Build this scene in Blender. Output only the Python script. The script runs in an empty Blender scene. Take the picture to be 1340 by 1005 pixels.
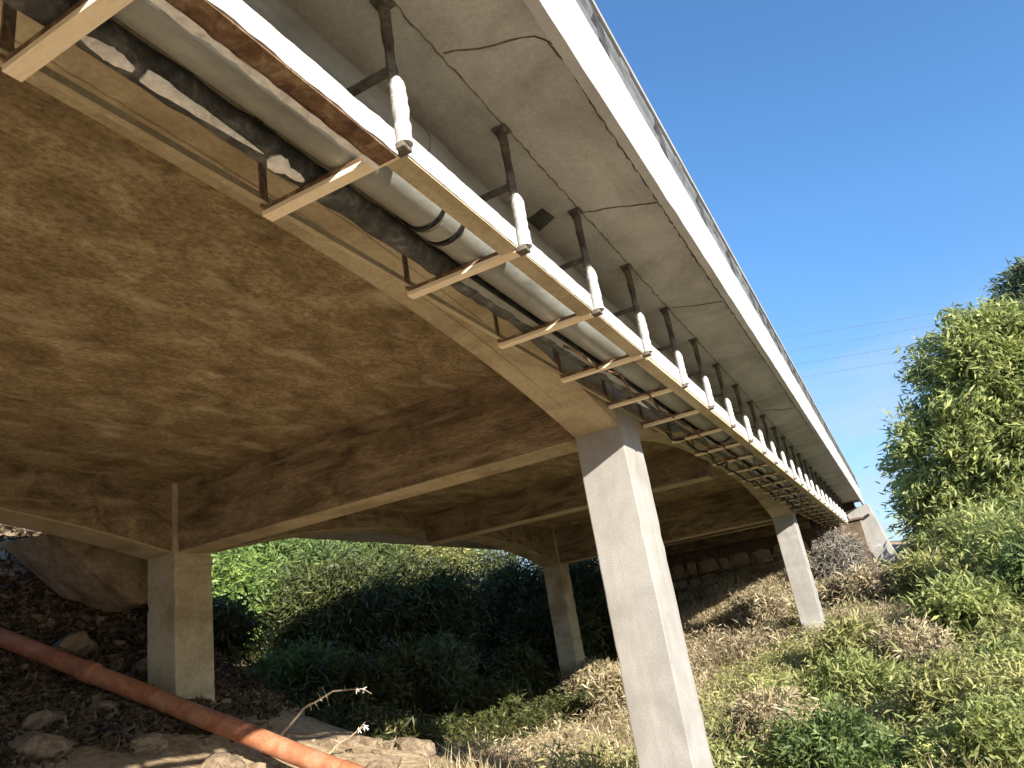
import bpy, bmesh, math, random
import numpy as np
from mathutils import Vector, Matrix

random.seed(7)
rng = np.random.default_rng(11)
S = bpy.context.scene
COL = S.collection
rad = math.radians

# ------------------------------------------------------------------ camera, sky, sun, exposure
# X runs along the bridge away from the camera, Y to the left under the deck, Z up; the eye is the origin, the soil 1.6 m below it
cam_d = bpy.data.cameras.new('camera')
cam = bpy.data.objects.new('camera', cam_d)
COL.objects.link(cam)
Rw = ((0.4609545, -0.873302, -0.15768501), (0.2212313, 0.28516392, -0.93259758), (0.85940541, 0.39500019, 0.32464933))
rx, dn, fw = (Vector(v) for v in Rw)
M = Matrix((rx, -dn, -fw)).transposed().to_4x4()
cam.matrix_world = M
cam_d.sensor_fit = 'HORIZONTAL'
cam_d.sensor_width = 36.0
cam_d.lens = 968.2 / 1340 * 36.0
cam_d.clip_start = 0.05
cam_d.clip_end = 12000
S.camera = cam

SUN_EL = rad(19.6)
TO_SUN = Vector((-0.595 * math.cos(SUN_EL), -0.80 * math.cos(SUN_EL), math.sin(SUN_EL))).normalized()
world = bpy.data.worlds.new('World')
S.world = world
world.use_nodes = True
wn, wl = world.node_tree.nodes, world.node_tree.links
wn.clear()
w_out = wn.new('ShaderNodeOutputWorld')
w_bg = wn.new('ShaderNodeBackground')
w_bg.inputs['Strength'].default_value = 0.12
sky = wn.new('ShaderNodeTexSky')
sky.sky_type = 'NISHITA'
sky.sun_disc = False
sky.sun_elevation = SUN_EL
sky.sun_rotation = math.atan2(TO_SUN.x, TO_SUN.y)
sky.air_density = 1.0
sky.dust_density = 0.6
sky.ozone_density = 2.2
tc = wn.new('ShaderNodeTexCoord')
sep = wn.new('ShaderNodeSeparateXYZ')
wl.new(tc.outputs['Generated'], sep.inputs[0])
mp = wn.new('ShaderNodeMapping')
mp.inputs['Scale'].default_value = (3.0, 3.0, 11.0)
wl.new(tc.outputs['Generated'], mp.inputs[0])
cn = wn.new('ShaderNodeTexNoise')
cn.inputs['Scale'].default_value = 1.3
cn.inputs['Detail'].default_value = 7
cn.inputs['Roughness'].default_value = 0.55
wl.new(mp.outputs[0], cn.inputs['Vector'])
cr = wn.new('ShaderNodeValToRGB')
cr.color_ramp.elements[0].position = 0.44
cr.color_ramp.elements[0].color = (0.22, 0.22, 0.22, 1)
cr.color_ramp.elements[1].position = 0.60
cr.color_ramp.elements[1].color = (1, 1, 1, 1)
wl.new(cn.outputs['Fac'], cr.inputs[0])
er = wn.new('ShaderNodeMapRange')          # thin cloud only low over the horizon
er.inputs['From Min'].default_value = 0.34
er.inputs['From Max'].default_value = 0.02
er.inputs['To Min'].default_value = 0.0
er.inputs['To Max'].default_value = 1.0
wl.new(sep.outputs['Z'], er.inputs['Value'])
mu = wn.new('ShaderNodeMath'); mu.operation = 'MULTIPLY'
wl.new(cr.outputs[0], mu.inputs[0]); wl.new(er.outputs[0], mu.inputs[1])
mixc = wn.new('ShaderNodeMix'); mixc.data_type = 'RGBA'
wl.new(mu.outputs[0], mixc.inputs['Factor'])
tint = wn.new('ShaderNodeMix'); tint.data_type = 'RGBA'; tint.blend_type = 'MULTIPLY'; tint.inputs['Factor'].default_value = 1
hz = wn.new('ShaderNodeMapRange')                             # air colour: deep blue above, lavender grey low down
hz.inputs['From Min'].default_value = 0.0; hz.inputs['From Max'].default_value = 0.42
wl.new(sep.outputs['Z'], hz.inputs['Value'])
air = wn.new('ShaderNodeMix'); air.data_type = 'RGBA'
air.inputs['A'].default_value = (0.46, 0.56, 0.71, 1); air.inputs['B'].default_value = (0.52, 0.775, 0.97, 1)
wl.new(hz.outputs[0], air.inputs['Factor']); wl.new(air.outputs['Result'], tint.inputs['B'])
wl.new(sky.outputs[0], tint.inputs['A'])
wl.new(tint.outputs['Result'], mixc.inputs['A'])
mixc.inputs['B'].default_value = (2.3, 2.55, 3.15, 1)
wl.new(mixc.outputs['Result'], w_bg.inputs['Color'])
wl.new(w_bg.outputs[0], w_out.inputs['Surface'])

sun_d = bpy.data.lights.new('sun', 'SUN')
sun_d.energy = 4.6
sun_d.angle = rad(0.53)
sun_d.color = (1.0, 0.92, 0.80)
sun = bpy.data.objects.new('sun', sun_d)
sun.rotation_euler = (-TO_SUN).to_track_quat('-Z', 'Y').to_euler()
sun.location = TO_SUN * 40
COL.objects.link(sun)

S.view_settings.view_transform = 'Standard'
S.view_settings.look = 'None'
S.view_settings.exposure = 1.35
S.view_settings.gamma = 1.0
S.view_settings.use_curve_mapping = False
try:
    S.cycles.max_bounces = 10
    S.cycles.diffuse_bounces = 6
    S.cycles.transparent_max_bounces = 8
except Exception:
    pass

# ------------------------------------------------------------------ materials
def mat(name, base, rough=0.85, metal=0.0, dark=None, light=None, scale=3.0, stretch=(1, 1, 1), fine=40.0, fine_amt=0.25,
        bump=0.3, bump_scale=25.0, spec=0.3, streak=None, contrast=(0.35, 0.7), dist=0.02):
    m = bpy.data.materials.new(name)
    m.use_nodes = True
    n, l = m.node_tree.nodes, m.node_tree.links
    b = n['Principled BSDF']
    b.inputs['Roughness'].default_value = rough
    b.inputs['Metallic'].default_value = metal
    b.inputs['Specular IOR Level'].default_value = spec
    t = n.new('ShaderNodeTexCoord')
    mpn = n.new('ShaderNodeMapping')
    mpn.inputs['Scale'].default_value = stretch
    l.new(t.outputs['Object'], mpn.inputs[0])
    dark = dark or tuple(c * 0.6 for c in base)
    light = light or tuple(min(1, c * 1.25) for c in base)
    n1 = n.new('ShaderNodeTexNoise')
    n1.inputs['Scale'].default_value = scale
    n1.inputs['Detail'].default_value = 8
    n1.inputs['Roughness'].default_value = 0.62
    n1.inputs['Distortion'].default_value = 0.6
    l.new(mpn.outputs[0], n1.inputs['Vector'])
    r = n.new('ShaderNodeValToRGB')
    e = r.color_ramp.elements
    e[0].position, e[0].color = contrast[0], (*dark, 1)
    e[1].position, e[1].color = contrast[1], (*light, 1)
    mid = r.color_ramp.elements.new((contrast[0] + contrast[1]) / 2)
    mid.color = (*base, 1)
    l.new(n1.outputs['Fac'], r.inputs[0])
    n2 = n.new('ShaderNodeTexNoise')
    n2.inputs['Scale'].default_value = fine
    n2.inputs['Detail'].default_value = 6
    n2.inputs['Roughness'].default_value = 0.7
    l.new(mpn.outputs[0], n2.inputs['Vector'])
    mr = n.new('ShaderNodeMapRange')
    mr.inputs['From Min'].default_value = 0.3
    mr.inputs['From Max'].default_value = 0.7
    mr.inputs['To Min'].default_value = 1 - fine_amt
    mr.inputs['To Max'].default_value = 1 + fine_amt
    l.new(n2.outputs['Fac'], mr.inputs['Value'])
    mx = n.new('ShaderNodeMix'); mx.data_type = 'RGBA'; mx.blend_type = 'MULTIPLY'
    mx.inputs['Factor'].default_value = 1
    l.new(r.outputs[0], mx.inputs['A']); l.new(mr.outputs[0], mx.inputs['B'])
    cur = mx.outputs['Result']
    if streak:
        # (colour, scale vector, low, high): long stains or board marks that belong to the surface
        sc, sv, lo, hi = streak
        mp2 = n.new('ShaderNodeMapping'); mp2.inputs['Scale'].default_value = sv
        l.new(t.outputs['Object'], mp2.inputs[0])
        n3 = n.new('ShaderNodeTexNoise'); n3.inputs['Scale'].default_value = 1.0; n3.inputs['Detail'].default_value = 5
        n3.inputs['Distortion'].default_value = 0.3
        l.new(mp2.outputs[0], n3.inputs['Vector'])
        m3 = n.new('ShaderNodeMapRange')
        m3.inputs['From Min'].default_value = lo; m3.inputs['From Max'].default_value = hi
        m3.inputs['To Max'].default_value = 0.8
        l.new(n3.outputs['Fac'], m3.inputs['Value'])
        mx2 = n.new('ShaderNodeMix'); mx2.data_type = 'RGBA'
        l.new(m3.outputs[0], mx2.inputs['Factor']); l.new(cur, mx2.inputs['A']); mx2.inputs['B'].default_value = (*sc, 1)
        cur = mx2.outputs['Result']
    l.new(cur, b.inputs['Base Color'])
    if bump:
        n4 = n.new('ShaderNodeTexNoise'); n4.inputs['Scale'].default_value = bump_scale; n4.inputs['Detail'].default_value = 7
        n4.inputs['Roughness'].default_value = 0.65
        l.new(mpn.outputs[0], n4.inputs['Vector'])
        bp = n.new('ShaderNodeBump'); bp.inputs['Strength'].default_value = bump; bp.inputs['Distance'].default_value = dist
        l.new(n4.outputs['Fac'], bp.inputs['Height']); l.new(bp.outputs[0], b.inputs['Normal'])
    return m

def leaf_mat(name, cols, transl=0.35):
    m = bpy.data.materials.new(name)
    m.use_nodes = True
    n, l = m.node_tree.nodes, m.node_tree.links
    n.clear()
    out = n.new('ShaderNodeOutputMaterial')
    geo = n.new('ShaderNodeNewGeometry')
    r = n.new('ShaderNodeValToRGB')
    els = r.color_ramp.elements
    while len(els) < len(cols):
        els.new(0.5)
    for i, c in enumerate(cols):
        els[i].position = i / (len(cols) - 1)
        els[i].color = (*c, 1)
    l.new(geo.outputs['Random Per Island'], r.inputs[0])
    # clumps of the crown differ in colour
    t = n.new('ShaderNodeTexCoord')
    nn = n.new('ShaderNodeTexNoise'); nn.inputs['Scale'].default_value = 1.4; nn.inputs['Detail'].default_value = 3
    l.new(t.outputs['Object'], nn.inputs['Vector'])
    mr = n.new('ShaderNodeMapRange'); mr.inputs['From Min'].default_value = 0.3; mr.inputs['From Max'].default_value = 0.7
    mr.inputs['To Min'].default_value = 0.65; mr.inputs['To Max'].default_value = 1.35
    l.new(nn.outputs['Fac'], mr.inputs['Value'])
    mx = n.new('ShaderNodeMix'); mx.data_type = 'RGBA'; mx.blend_type = 'MULTIPLY'; mx.inputs['Factor'].default_value = 1
    l.new(r.outputs[0], mx.inputs['A']); l.new(mr.outputs[0], mx.inputs['B'])
    b = n.new('ShaderNodeBsdfPrincipled')
    b.inputs['Roughness'].default_value = 0.5
    b.inputs['Specular IOR Level'].default_value = 0.35
    l.new(mx.outputs['Result'], b.inputs['Base Color'])
    tr = n.new('ShaderNodeBsdfTranslucent')
    l.new(mx.outputs['Result'], tr.inputs['Color'])
    ms = n.new('ShaderNodeMixShader'); ms.inputs[0].default_value = transl
    l.new(b.outputs[0], ms.inputs[1]); l.new(tr.outputs[0], ms.inputs[2])
    l.new(ms.outputs[0], out.inputs['Surface'])
    return m

MT = {}
MT['concrete'] = mat('pale_concrete', (0.31, 0.294, 0.272), scale=1.6, dark=(0.255, 0.24, 0.218), light=(0.355, 0.338, 0.314), fine=70, fine_amt=0.16,
                     bump=0.18, bump_scale=55, streak=((0.235, 0.215, 0.185), (7, 7, 0.45), 0.53, 0.80))
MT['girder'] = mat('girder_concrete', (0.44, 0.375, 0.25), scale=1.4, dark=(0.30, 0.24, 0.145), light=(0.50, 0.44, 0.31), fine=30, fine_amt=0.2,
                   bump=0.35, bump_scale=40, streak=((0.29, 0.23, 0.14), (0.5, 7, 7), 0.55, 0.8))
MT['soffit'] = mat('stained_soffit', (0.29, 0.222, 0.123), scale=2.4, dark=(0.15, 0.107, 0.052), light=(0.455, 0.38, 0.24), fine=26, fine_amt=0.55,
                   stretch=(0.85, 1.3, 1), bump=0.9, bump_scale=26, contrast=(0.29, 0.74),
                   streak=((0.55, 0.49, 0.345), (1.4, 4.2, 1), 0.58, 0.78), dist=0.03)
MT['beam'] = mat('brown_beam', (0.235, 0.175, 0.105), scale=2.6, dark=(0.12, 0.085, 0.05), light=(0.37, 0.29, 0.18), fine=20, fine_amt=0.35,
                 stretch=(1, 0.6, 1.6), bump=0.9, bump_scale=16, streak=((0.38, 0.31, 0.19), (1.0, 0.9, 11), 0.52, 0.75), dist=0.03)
MT['cantilever'] = mat('grey_slab', (0.46, 0.45, 0.41), scale=1.3, dark=(0.33, 0.32, 0.28), light=(0.54, 0.53, 0.49), fine=45, fine_amt=0.15,
                       bump=0.3, bump_scale=45, streak=((0.27, 0.255, 0.21), (0.7, 5, 1), 0.6, 0.82))
MT['fascia'] = mat('white_fascia', (0.415, 0.41, 0.395), rough=0.7, scale=2.0, dark=(0.345, 0.335, 0.315), light=(0.45, 0.445, 0.435), fine=50, fine_amt=0.07,
                   bump=0.15, bump_scale=50, streak=((0.30, 0.29, 0.265), (3.5, 1, 0.5), 0.62, 0.85))
MT['galv'] = mat('galvanised_rail', (0.15, 0.157, 0.155), rough=0.6, metal=0.1, scale=5, fine=60, fine_amt=0.15, bump=0.1)
MT['dark_post'] = mat('dark_post', (0.045, 0.042, 0.045), rough=0.8, scale=12, light=(0.11, 0.10, 0.10))
MT['pipe'] = mat('grey_pipe', (0.255, 0.26, 0.235), rough=0.36, scale=2.5, dark=(0.17, 0.17, 0.15), light=(0.34, 0.345, 0.32), fine=30, fine_amt=0.12,
                 stretch=(0.5, 1, 1), bump=0.12, spec=0.5, streak=((0.26, 0.235, 0.19), (0.8, 7, 7), 0.55, 0.8))
MT['wrap'] = mat('dark_wrap', (0.055, 0.058, 0.055), rough=0.55, scale=9, dark=(0.02, 0.02, 0.022), light=(0.17, 0.175, 0.165), fine=35, fine_amt=0.4, bump=0.8, bump_scale=30, spec=0.5)
MT['strap'] = mat('black_rubber', (0.015, 0.014, 0.014), rough=0.7, scale=8)
MT['angle'] = mat('white_angle', (0.42, 0.41, 0.395), rough=0.65, scale=8, dark=(0.22, 0.19, 0.155), light=(0.48, 0.475, 0.47), fine=45, fine_amt=0.15, bump=0.6, bump_scale=35,
                  contrast=(0.28, 0.5))
MT['rust'] = mat('rusty_steel', (0.17, 0.10, 0.055), rough=0.85, scale=9, dark=(0.07, 0.035, 0.02), light=(0.36, 0.28, 0.18), fine=50, fine_amt=0.35, bump=0.6)
MT['rod'] = mat('grimy_shaded_rod', (0.12, 0.105, 0.085), rough=0.8, scale=10, dark=(0.06, 0.05, 0.04), light=(0.2, 0.18, 0.14), fine=50, fine_amt=0.3, bump=0.4)
MT['tan'] = mat('bounce_lit_tan', (0.88, 0.76, 0.56), rough=0.7, scale=3, stretch=(6, 0.7, 6), dark=(0.80, 0.66, 0.46), light=(0.90, 0.81, 0.63), fine=30, fine_amt=0.10, bump=0.2)  # pale tan stands for ground bounce on the steel bars' underside
MT['orange'] = mat('orange_pipe', (0.37, 0.145, 0.072), rough=0.6, scale=4, dark=(0.25, 0.095, 0.05), light=(0.45, 0.215, 0.125), fine=30, fine_amt=0.25, bump=0.15, spec=0.3, streak=((0.36, 0.25, 0.16), (3, 3, 5), 0.56, 0.8))
MT['soil'] = mat('dry_soil', (0.44, 0.335, 0.215), rough=0.95, scale=0.9, dark=(0.28, 0.195, 0.12), light=(0.55, 0.44, 0.30), fine=12, fine_amt=0.35, bump=1.0, bump_scale=9, spec=0.1, dist=0.06)
MT['rock'] = mat('field_rock', (0.24, 0.18, 0.12), rough=0.95, scale=3, dark=(0.12, 0.085, 0.06), light=(0.35, 0.28, 0.2), fine=18, fine_amt=0.3, bump=0.8, bump_scale=14)
MT['stone'] = mat('wall_stone', (0.34, 0.255, 0.165), rough=0.95, scale=2.5, dark=(0.20, 0.14, 0.09), light=(0.44, 0.345, 0.235), fine=14, fine_amt=0.3, bump=0.8, bump_scale=12)
MT['mortar'] = mat('wall_mortar', (0.14, 0.10, 0.068), rough=0.95, scale=4, bump=0.8)
MT['bark'] = mat('bark', (0.15, 0.12, 0.09), rough=0.95, scale=6, stretch=(1, 1, 0.3), bump=0.9, bump_scale=20)
MT['crack'] = mat('crack_dirt', (0.17, 0.15, 0.115), rough=1.0, scale=14, fine_amt=0.4)
MT['patch'] = mat('dark_patch', (0.10, 0.098, 0.085), rough=0.9, scale=5)
MT['foam'] = mat('white_foil', (0.85, 0.85, 0.84), rough=0.5, scale=12, dark=(0.6, 0.59, 0.57), light=(0.9, 0.9, 0.9), fine=40, fine_amt=0.15, bump=0.9, bump_scale=24)
MT['wire'] = mat('wire_grey', (0.16, 0.18, 0.23), rough=0.6)
MT['twig'] = mat('dry_twig', (0.42, 0.33, 0.23), rough=0.9, scale=9)
MT['asphalt'] = mat('asphalt', (0.05, 0.05, 0.05), rough=0.9, scale=6)

MT['leaf_willow'] = leaf_mat('leaf_willow', [(0.18, 0.23, 0.075), (0.34, 0.385, 0.12), (0.50, 0.51, 0.20), (0.25, 0.31, 0.10), (0.42, 0.445, 0.185)], 0.45)
MT['leaf_dark'] = leaf_mat('leaf_dark', [(0.075, 0.105, 0.045), (0.15, 0.185, 0.08), (0.24, 0.26, 0.13), (0.11, 0.145, 0.055)])
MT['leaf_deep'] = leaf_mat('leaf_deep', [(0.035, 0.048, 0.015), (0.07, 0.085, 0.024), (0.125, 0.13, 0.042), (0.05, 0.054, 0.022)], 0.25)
MT['leaf_bright'] = leaf_mat('leaf_bright', [(0.05, 0.10, 0.025), (0.17, 0.28, 0.055), (0.34, 0.42, 0.11), (0.09, 0.16, 0.04), (0.25, 0.34, 0.09)])
MT['leaf_green'] = leaf_mat('leaf_green', [(0.07, 0.115, 0.035), (0.14, 0.20, 0.06), (0.23, 0.29, 0.10), (0.10, 0.15, 0.05)])
MT['leaf_yellow'] = leaf_mat('leaf_yellow', [(0.24, 0.26, 0.08), (0.37, 0.375, 0.13), (0.48, 0.44, 0.20), (0.28, 0.32, 0.10)])
MT['leaf_dry'] = leaf_mat('leaf_dry', [(0.28, 0.215, 0.115), (0.42, 0.345, 0.20), (0.52, 0.44, 0.29), (0.26, 0.23, 0.11)], 0.2)
MT['leaf_brown'] = leaf_mat('leaf_brown', [(0.25, 0.185, 0.115), (0.38, 0.30, 0.19), (0.48, 0.40, 0.27), (0.32, 0.31, 0.17)], 0.15)
MT['leaf_grey'] = leaf_mat('leaf_grey', [(0.17, 0.15, 0.13), (0.27, 0.245, 0.21), (0.36, 0.33, 0.28)], 0.1)
MT['litter'] = leaf_mat('litter_leaf', [(0.045, 0.03, 0.02), (0.10, 0.068, 0.04), (0.24, 0.175, 0.11), (0.075, 0.05, 0.032)], 0.1)

# ------------------------------------------------------------------ helpers
def tag(o, label=None, cat=None, group=None, kind=None):
    if label: o['label'] = label
    if cat: o['category'] = cat
    if group: o['group'] = group
    if kind: o['kind'] = kind
    return o

def empty(name, loc=(0, 0, 0), rot=(0, 0, 0)):
    o = bpy.data.objects.new(name, None)
    o.empty_display_size = 0.3
    o.location = loc
    o.rotation_euler = rot
    COL.objects.link(o)
    return o

class MB:
    def __init__(s):
        s.v, s.f = [], []
    def add(s, verts, faces):
        k = len(s.v)
        s.v.extend([tuple(p) for p in verts])
        s.f.extend([tuple(i + k for i in f) for f in faces])
        return s
    def box(s, x0, x1, y0, y1, z0, z1):
        return s.add([(x0, y0, z0), (x1, y0, z0), (x1, y1, z0), (x0, y1, z0), (x0, y0, z1), (x1, y0, z1), (x1, y1, z1), (x0, y1, z1)],
                     [(0, 3, 2, 1), (4, 5, 6, 7), (0, 1, 5, 4), (1, 2, 6, 5), (2, 3, 7, 6), (3, 0, 4, 7)])
    def loft(s, rings, cap=True, closed=True):
        n = len(rings[0])
        k = len(s.v)
        for r in rings:
            s.v.extend([tuple(p) for p in r])
        for i in range(len(rings) - 1):
            for j in range(n if closed else n - 1):
                a, b = k + i * n + j, k + i * n + (j + 1) % n
                s.f.append((a, b, b + n, a + n))
        if cap:
            s.f.append(tuple(k + j for j in reversed(range(n))))
            e = k + (len(rings) - 1) * n
            s.f.append(tuple(e + j for j in range(n)))
        return s
    def tube(s, pts, r, n=10, cap=True):
        pts = [Vector(p) for p in pts]
        rr = r if isinstance(r, (list, tuple)) else [r] * len(pts)
        rings = []
        t0 = (pts[1] - pts[0]).normalized()
        ref = Vector((0, 0, 1)) if abs(t0.z) < 0.9 else Vector((1, 0, 0))
        u = (ref - t0 * ref.dot(t0)).normalized()
        for i, p in enumerate(pts):
            t = (pts[min(i + 1, len(pts) - 1)] - pts[max(i - 1, 0)]).normalized()
            u = (u - t * u.dot(t)).normalized()
            w = t.cross(u)
            rings.append([p + (u * math.cos(a) + w * math.sin(a)) * rr[i] for a in [2 * math.pi * k / n for k in range(n)]])
        return s.loft(rings, cap)
    def mesh(s, name, m, smooth=False):
        me = bpy.data.meshes.new(name)
        me.from_pydata(s.v, [], s.f)
        me.materials.append(MT[m])
        bm = bmesh.new(); bm.from_mesh(me)
        bmesh.ops.recalc_face_normals(bm, faces=bm.faces)
        bm.to_mesh(me); bm.free()
        if smooth:
            me.polygons.foreach_set('use_smooth', [True] * len(me.polygons))
            me.set_sharp_from_angle(angle=rad(40))
        return me
    def build(s, name, m, parent=None, smooth=False, bevel=0.0, loc=None):
        o = bpy.data.objects.new(name, s.mesh(name, m, smooth))
        COL.objects.link(o)
        if parent is not None:
            o.parent = parent
        if loc is not None:
            o.location = loc
        if bevel:
            b = o.modifiers.new('bevel', 'BEVEL')
            b.width = bevel; b.segments = 2; b.limit_method = 'ANGLE'
        return o

def fast_mesh(name, verts, quads, m):
    """numpy (N,3) verts and (M,k) faces to a mesh"""
    me = bpy.data.meshes.new(name)
    k = quads.shape[1]
    me.vertices.add(len(verts)); me.vertices.foreach_set('co', np.ascontiguousarray(verts, np.float32).ravel())
    me.loops.add(quads.size); me.loops.foreach_set('vertex_index', np.ascontiguousarray(quads, np.int32).ravel())
    me.polygons.add(len(quads))
    me.polygons.foreach_set('loop_start', np.arange(0, quads.size, k, dtype=np.int32))
    me.polygons.foreach_set('loop_total', np.full(len(quads), k, np.int32))
    me.materials.append(MT[m])
    me.update(calc_edges=True)
    return me

def copy_tree(o, parent=None):
    c = o.copy(); COL.objects.link(c)
    if parent is not None:
        c.parent = parent
    for ch in [x for x in CH.get(o.name, [])]:
        d = copy_tree(ch, c)
    return c
CH = {}

def vnoise(x, y, seed=0):
    """smooth value noise, 0..1"""
    x = np.asarray(x, float); y = np.asarray(y, float)
    xi, yi = np.floor(x).astype(np.int64), np.floor(y).astype(np.int64)
    fx, fy = x - xi, y - yi
    fx, fy = fx * fx * (3 - 2 * fx), fy * fy * (3 - 2 * fy)
    def h(a, b):
        v = np.sin(a * 127.1 + b * 311.7 + seed * 74.7) * 43758.5453
        return v - np.floor(v)
    return (h(xi, yi) * (1 - fx) + h(xi + 1, yi) * fx) * (1 - fy) + (h(xi, yi + 1) * (1 - fx) + h(xi + 1, yi + 1) * fx) * fy

# ------------------------------------------------------------------ terrain
CP = np.array([
    (-60, 0, -2.0), (-60, 50, -1.0), (-20, -20, -1.9), (-8, -6, -1.8), (0, 0, -1.6), (0, -6, -1.75), (3, 2.5, -1.45), (3.2, 6, -0.62), (1, 10, 0.7), (-6, 4, -1.5), (-8, 10, 0.4),
    (5.4, 6.4, -0.70), (6.6, 6.8, -0.76), (6.6, 8, -0.13), (5.5, 9.9, 0.78), (4.6, 9.7, 0.8), (4, 10.8, 2.15), (6, 10.8, 2.25), (7.7, 10.6, 1.9), (8.6, 11.5, 1.5), (1, 12, 2.4), (8, 5, -1.42), (6.7, 2.2, -1.75), (10.8, 6.6, -1.55), (9.5, 8.4, -0.75), (9.5, 10, -0.1),
    (12, 9.5, -1.1), (12, 13, -0.2), (14, 7.5, -1.72), (18.6, 8.3, -1.55), (18.6, 2.2, -1.05), (15, 3, -1.6), (22, 12, -0.1), (22.5, 5, -0.35), (26.6, 3, 0.55), (26.6, 8, 0.6), (28, -0.4, -0.05),
    (28, 14, 1.6), (20, -2, -1.15), (12, 0, -1.75), (12, -5, -1.55), (25, -6, -0.7), (32, -9, -0.2), (11, 18, 1.6), (20, 18, 2.0), (30, 20, 2.8), (26, 13, 1.2), (31, 5, 2.4), (29, 11.5, 2.3), (34, 12.5, 2.8), (33, -1, 0.3), (45, 5, 2.5), (45, -12, 0),
    (3, 20, 2.6), (-12, 20, 1.5), (60, 40, 2.5), (60, -40, -1), (10, -25, -1.8), (-20, -60, -2.2)], float)
def _phi(r):
    return np.where(r > 1e-9, r, 0.0)       # linear kernel: calm between the points
_n = len(CP)
_A = np.zeros((_n + 1, _n + 1))
_d = np.hypot(CP[:, None, 0] - CP[None, :, 0], CP[:, None, 1] - CP[None, :, 1])
_A[:_n, :_n] = _phi(np.sqrt(_d ** 2 + 1.0))
_A[:_n, _n] = 1; _A[_n, :_n] = 1
_W = np.linalg.solve(_A, np.concatenate([CP[:, 2], [0]]))
def ground(x, y):
    x = np.atleast_1d(np.asarray(x, float)); y = np.atleast_1d(np.asarray(y, float))
    z = np.full(x.shape, _W[_n])
    for i in range(_n):
        z = z + _W[i] * np.sqrt((x - CP[i, 0]) ** 2 + (y - CP[i, 1]) ** 2 + 1.0)
    rr = np.hypot(x - 10, y)
    k = np.clip((rr - 60) / 60, 0, 1); k = k * k * (3 - 2 * k)
    z = z * (1 - k) + (-1.6) * k
    near = 1 - k
    z = z + near * ((vnoise(x * 0.9, y * 0.9, 1) - 0.5) * 0.16 + (vnoise(x * 2.7, y * 2.7, 2) - 0.5) * 0.10 + (vnoise(x * 7, y * 7, 3) - 0.5) * 0.05)
    return z
def g1(x, y):
    return float(ground(x, y)[0])

def build_ground():
    xs = np.concatenate([-np.geomspace(12, 5000, 26)[::-1], np.arange(-11.5, 36, 0.2), np.geomspace(36.5, 5000, 26)])
    ys = np.concatenate([-np.geomspace(12, 5000, 26)[::-1], np.arange(-11.5, 24, 0.2), np.geomspace(24.5, 5000, 26)])
    X, Y = np.meshgrid(xs, ys, indexing='ij')
    Z = ground(X.ravel(), Y.ravel())
    V = np.stack([X.ravel(), Y.ravel(), Z], 1)
    nx, ny = len(xs), len(ys)
    i, j = np.meshgrid(np.arange(nx - 1), np.arange(ny - 1), indexing='ij')
    a = (i * ny + j).ravel()
    Q = np.stack([a, a + ny, a + ny + 1, a + 1], 1)
    me = fast_mesh('ground', V, Q, 'soil')
    me.polygons.foreach_set('use_smooth', np.ones(len(Q), bool))
    o = bpy.data.objects.new('ground', me); COL.objects.link(o)
    tag(o, 'dry brown soil bank and open ground under and beside the bridge', kind='structure')
build_ground()

# ------------------------------------------------------------------ the bridge
ZS = 2.61                     # deck soffit
BENTS = (-17.5, -5.5, 6.5, 18.42)
CY = ((1.96, 2.43), (7.98, 8.48))
bridge = empty('road_bridge', (6.5, 5.2, -1.6))
tag(bridge, 'concrete road bridge on square columns with arched girders and white edge', 'bridge')
OFF = Vector((6.5, 5.2, -1.6))
def bpart(mb, name, m, label=None, smooth=False, bevel=0.0):
    o = mb.build(name, m, bridge, smooth, bevel, loc=(0, 0, 0))
    o.data.transform(Matrix.Translation(-OFF))
    if label: o['label'] = label
    return o

END_X = 28.4
# inner slab between the girders, cantilevers outside them
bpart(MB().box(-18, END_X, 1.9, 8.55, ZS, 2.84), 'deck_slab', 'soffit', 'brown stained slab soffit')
bpart(MB().box(-18, END_X, 0.712, 1.9, ZS, 2.84), 'deck_overhang', 'cantilever', 'grey overhanging slab with cracks', bevel=0.006)
bpart(MB().box(-18, END_X, 8.55, 9.75, ZS, 2.84), 'deck_overhang', 'cantilever', 'overhanging slab on the far side')
bpart(MB().box(-18, END_X + 20, 1.1, 9.35, 2.845, 2.90), 'road_surface', 'asphalt')
bpart(MB().box(-18, END_X, 0.715, 1.095, 2.845, 3.0), 'kerb', 'concrete')
bpart(MB().box(-18, END_X, 9.355, 9.745, 2.845, 3.0), 'kerb', 'concrete')

def fascia(y0, y1, name='fascia_panel'):
    rings = []
    x = -18.0
    while x <= END_X + 0.01:
        e = (random.random() - 0.5)
        rings.append([(x, y0 + e * 0.004, 2.445 + random.uniform(-0.006, 0.006)), (x, y1, 2.445 + random.uniform(-0.004, 0.004)), (x, y1, 3.02), (x, y0 + e * 0.004, 3.025 + random.uniform(-0.006, 0.006))])
        x += 0.2
    bpart(MB().loft(rings), name, 'fascia', 'white painted edge panel')
fascia(0.655, 0.709)
fascia(9.753, 9.81)

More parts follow.
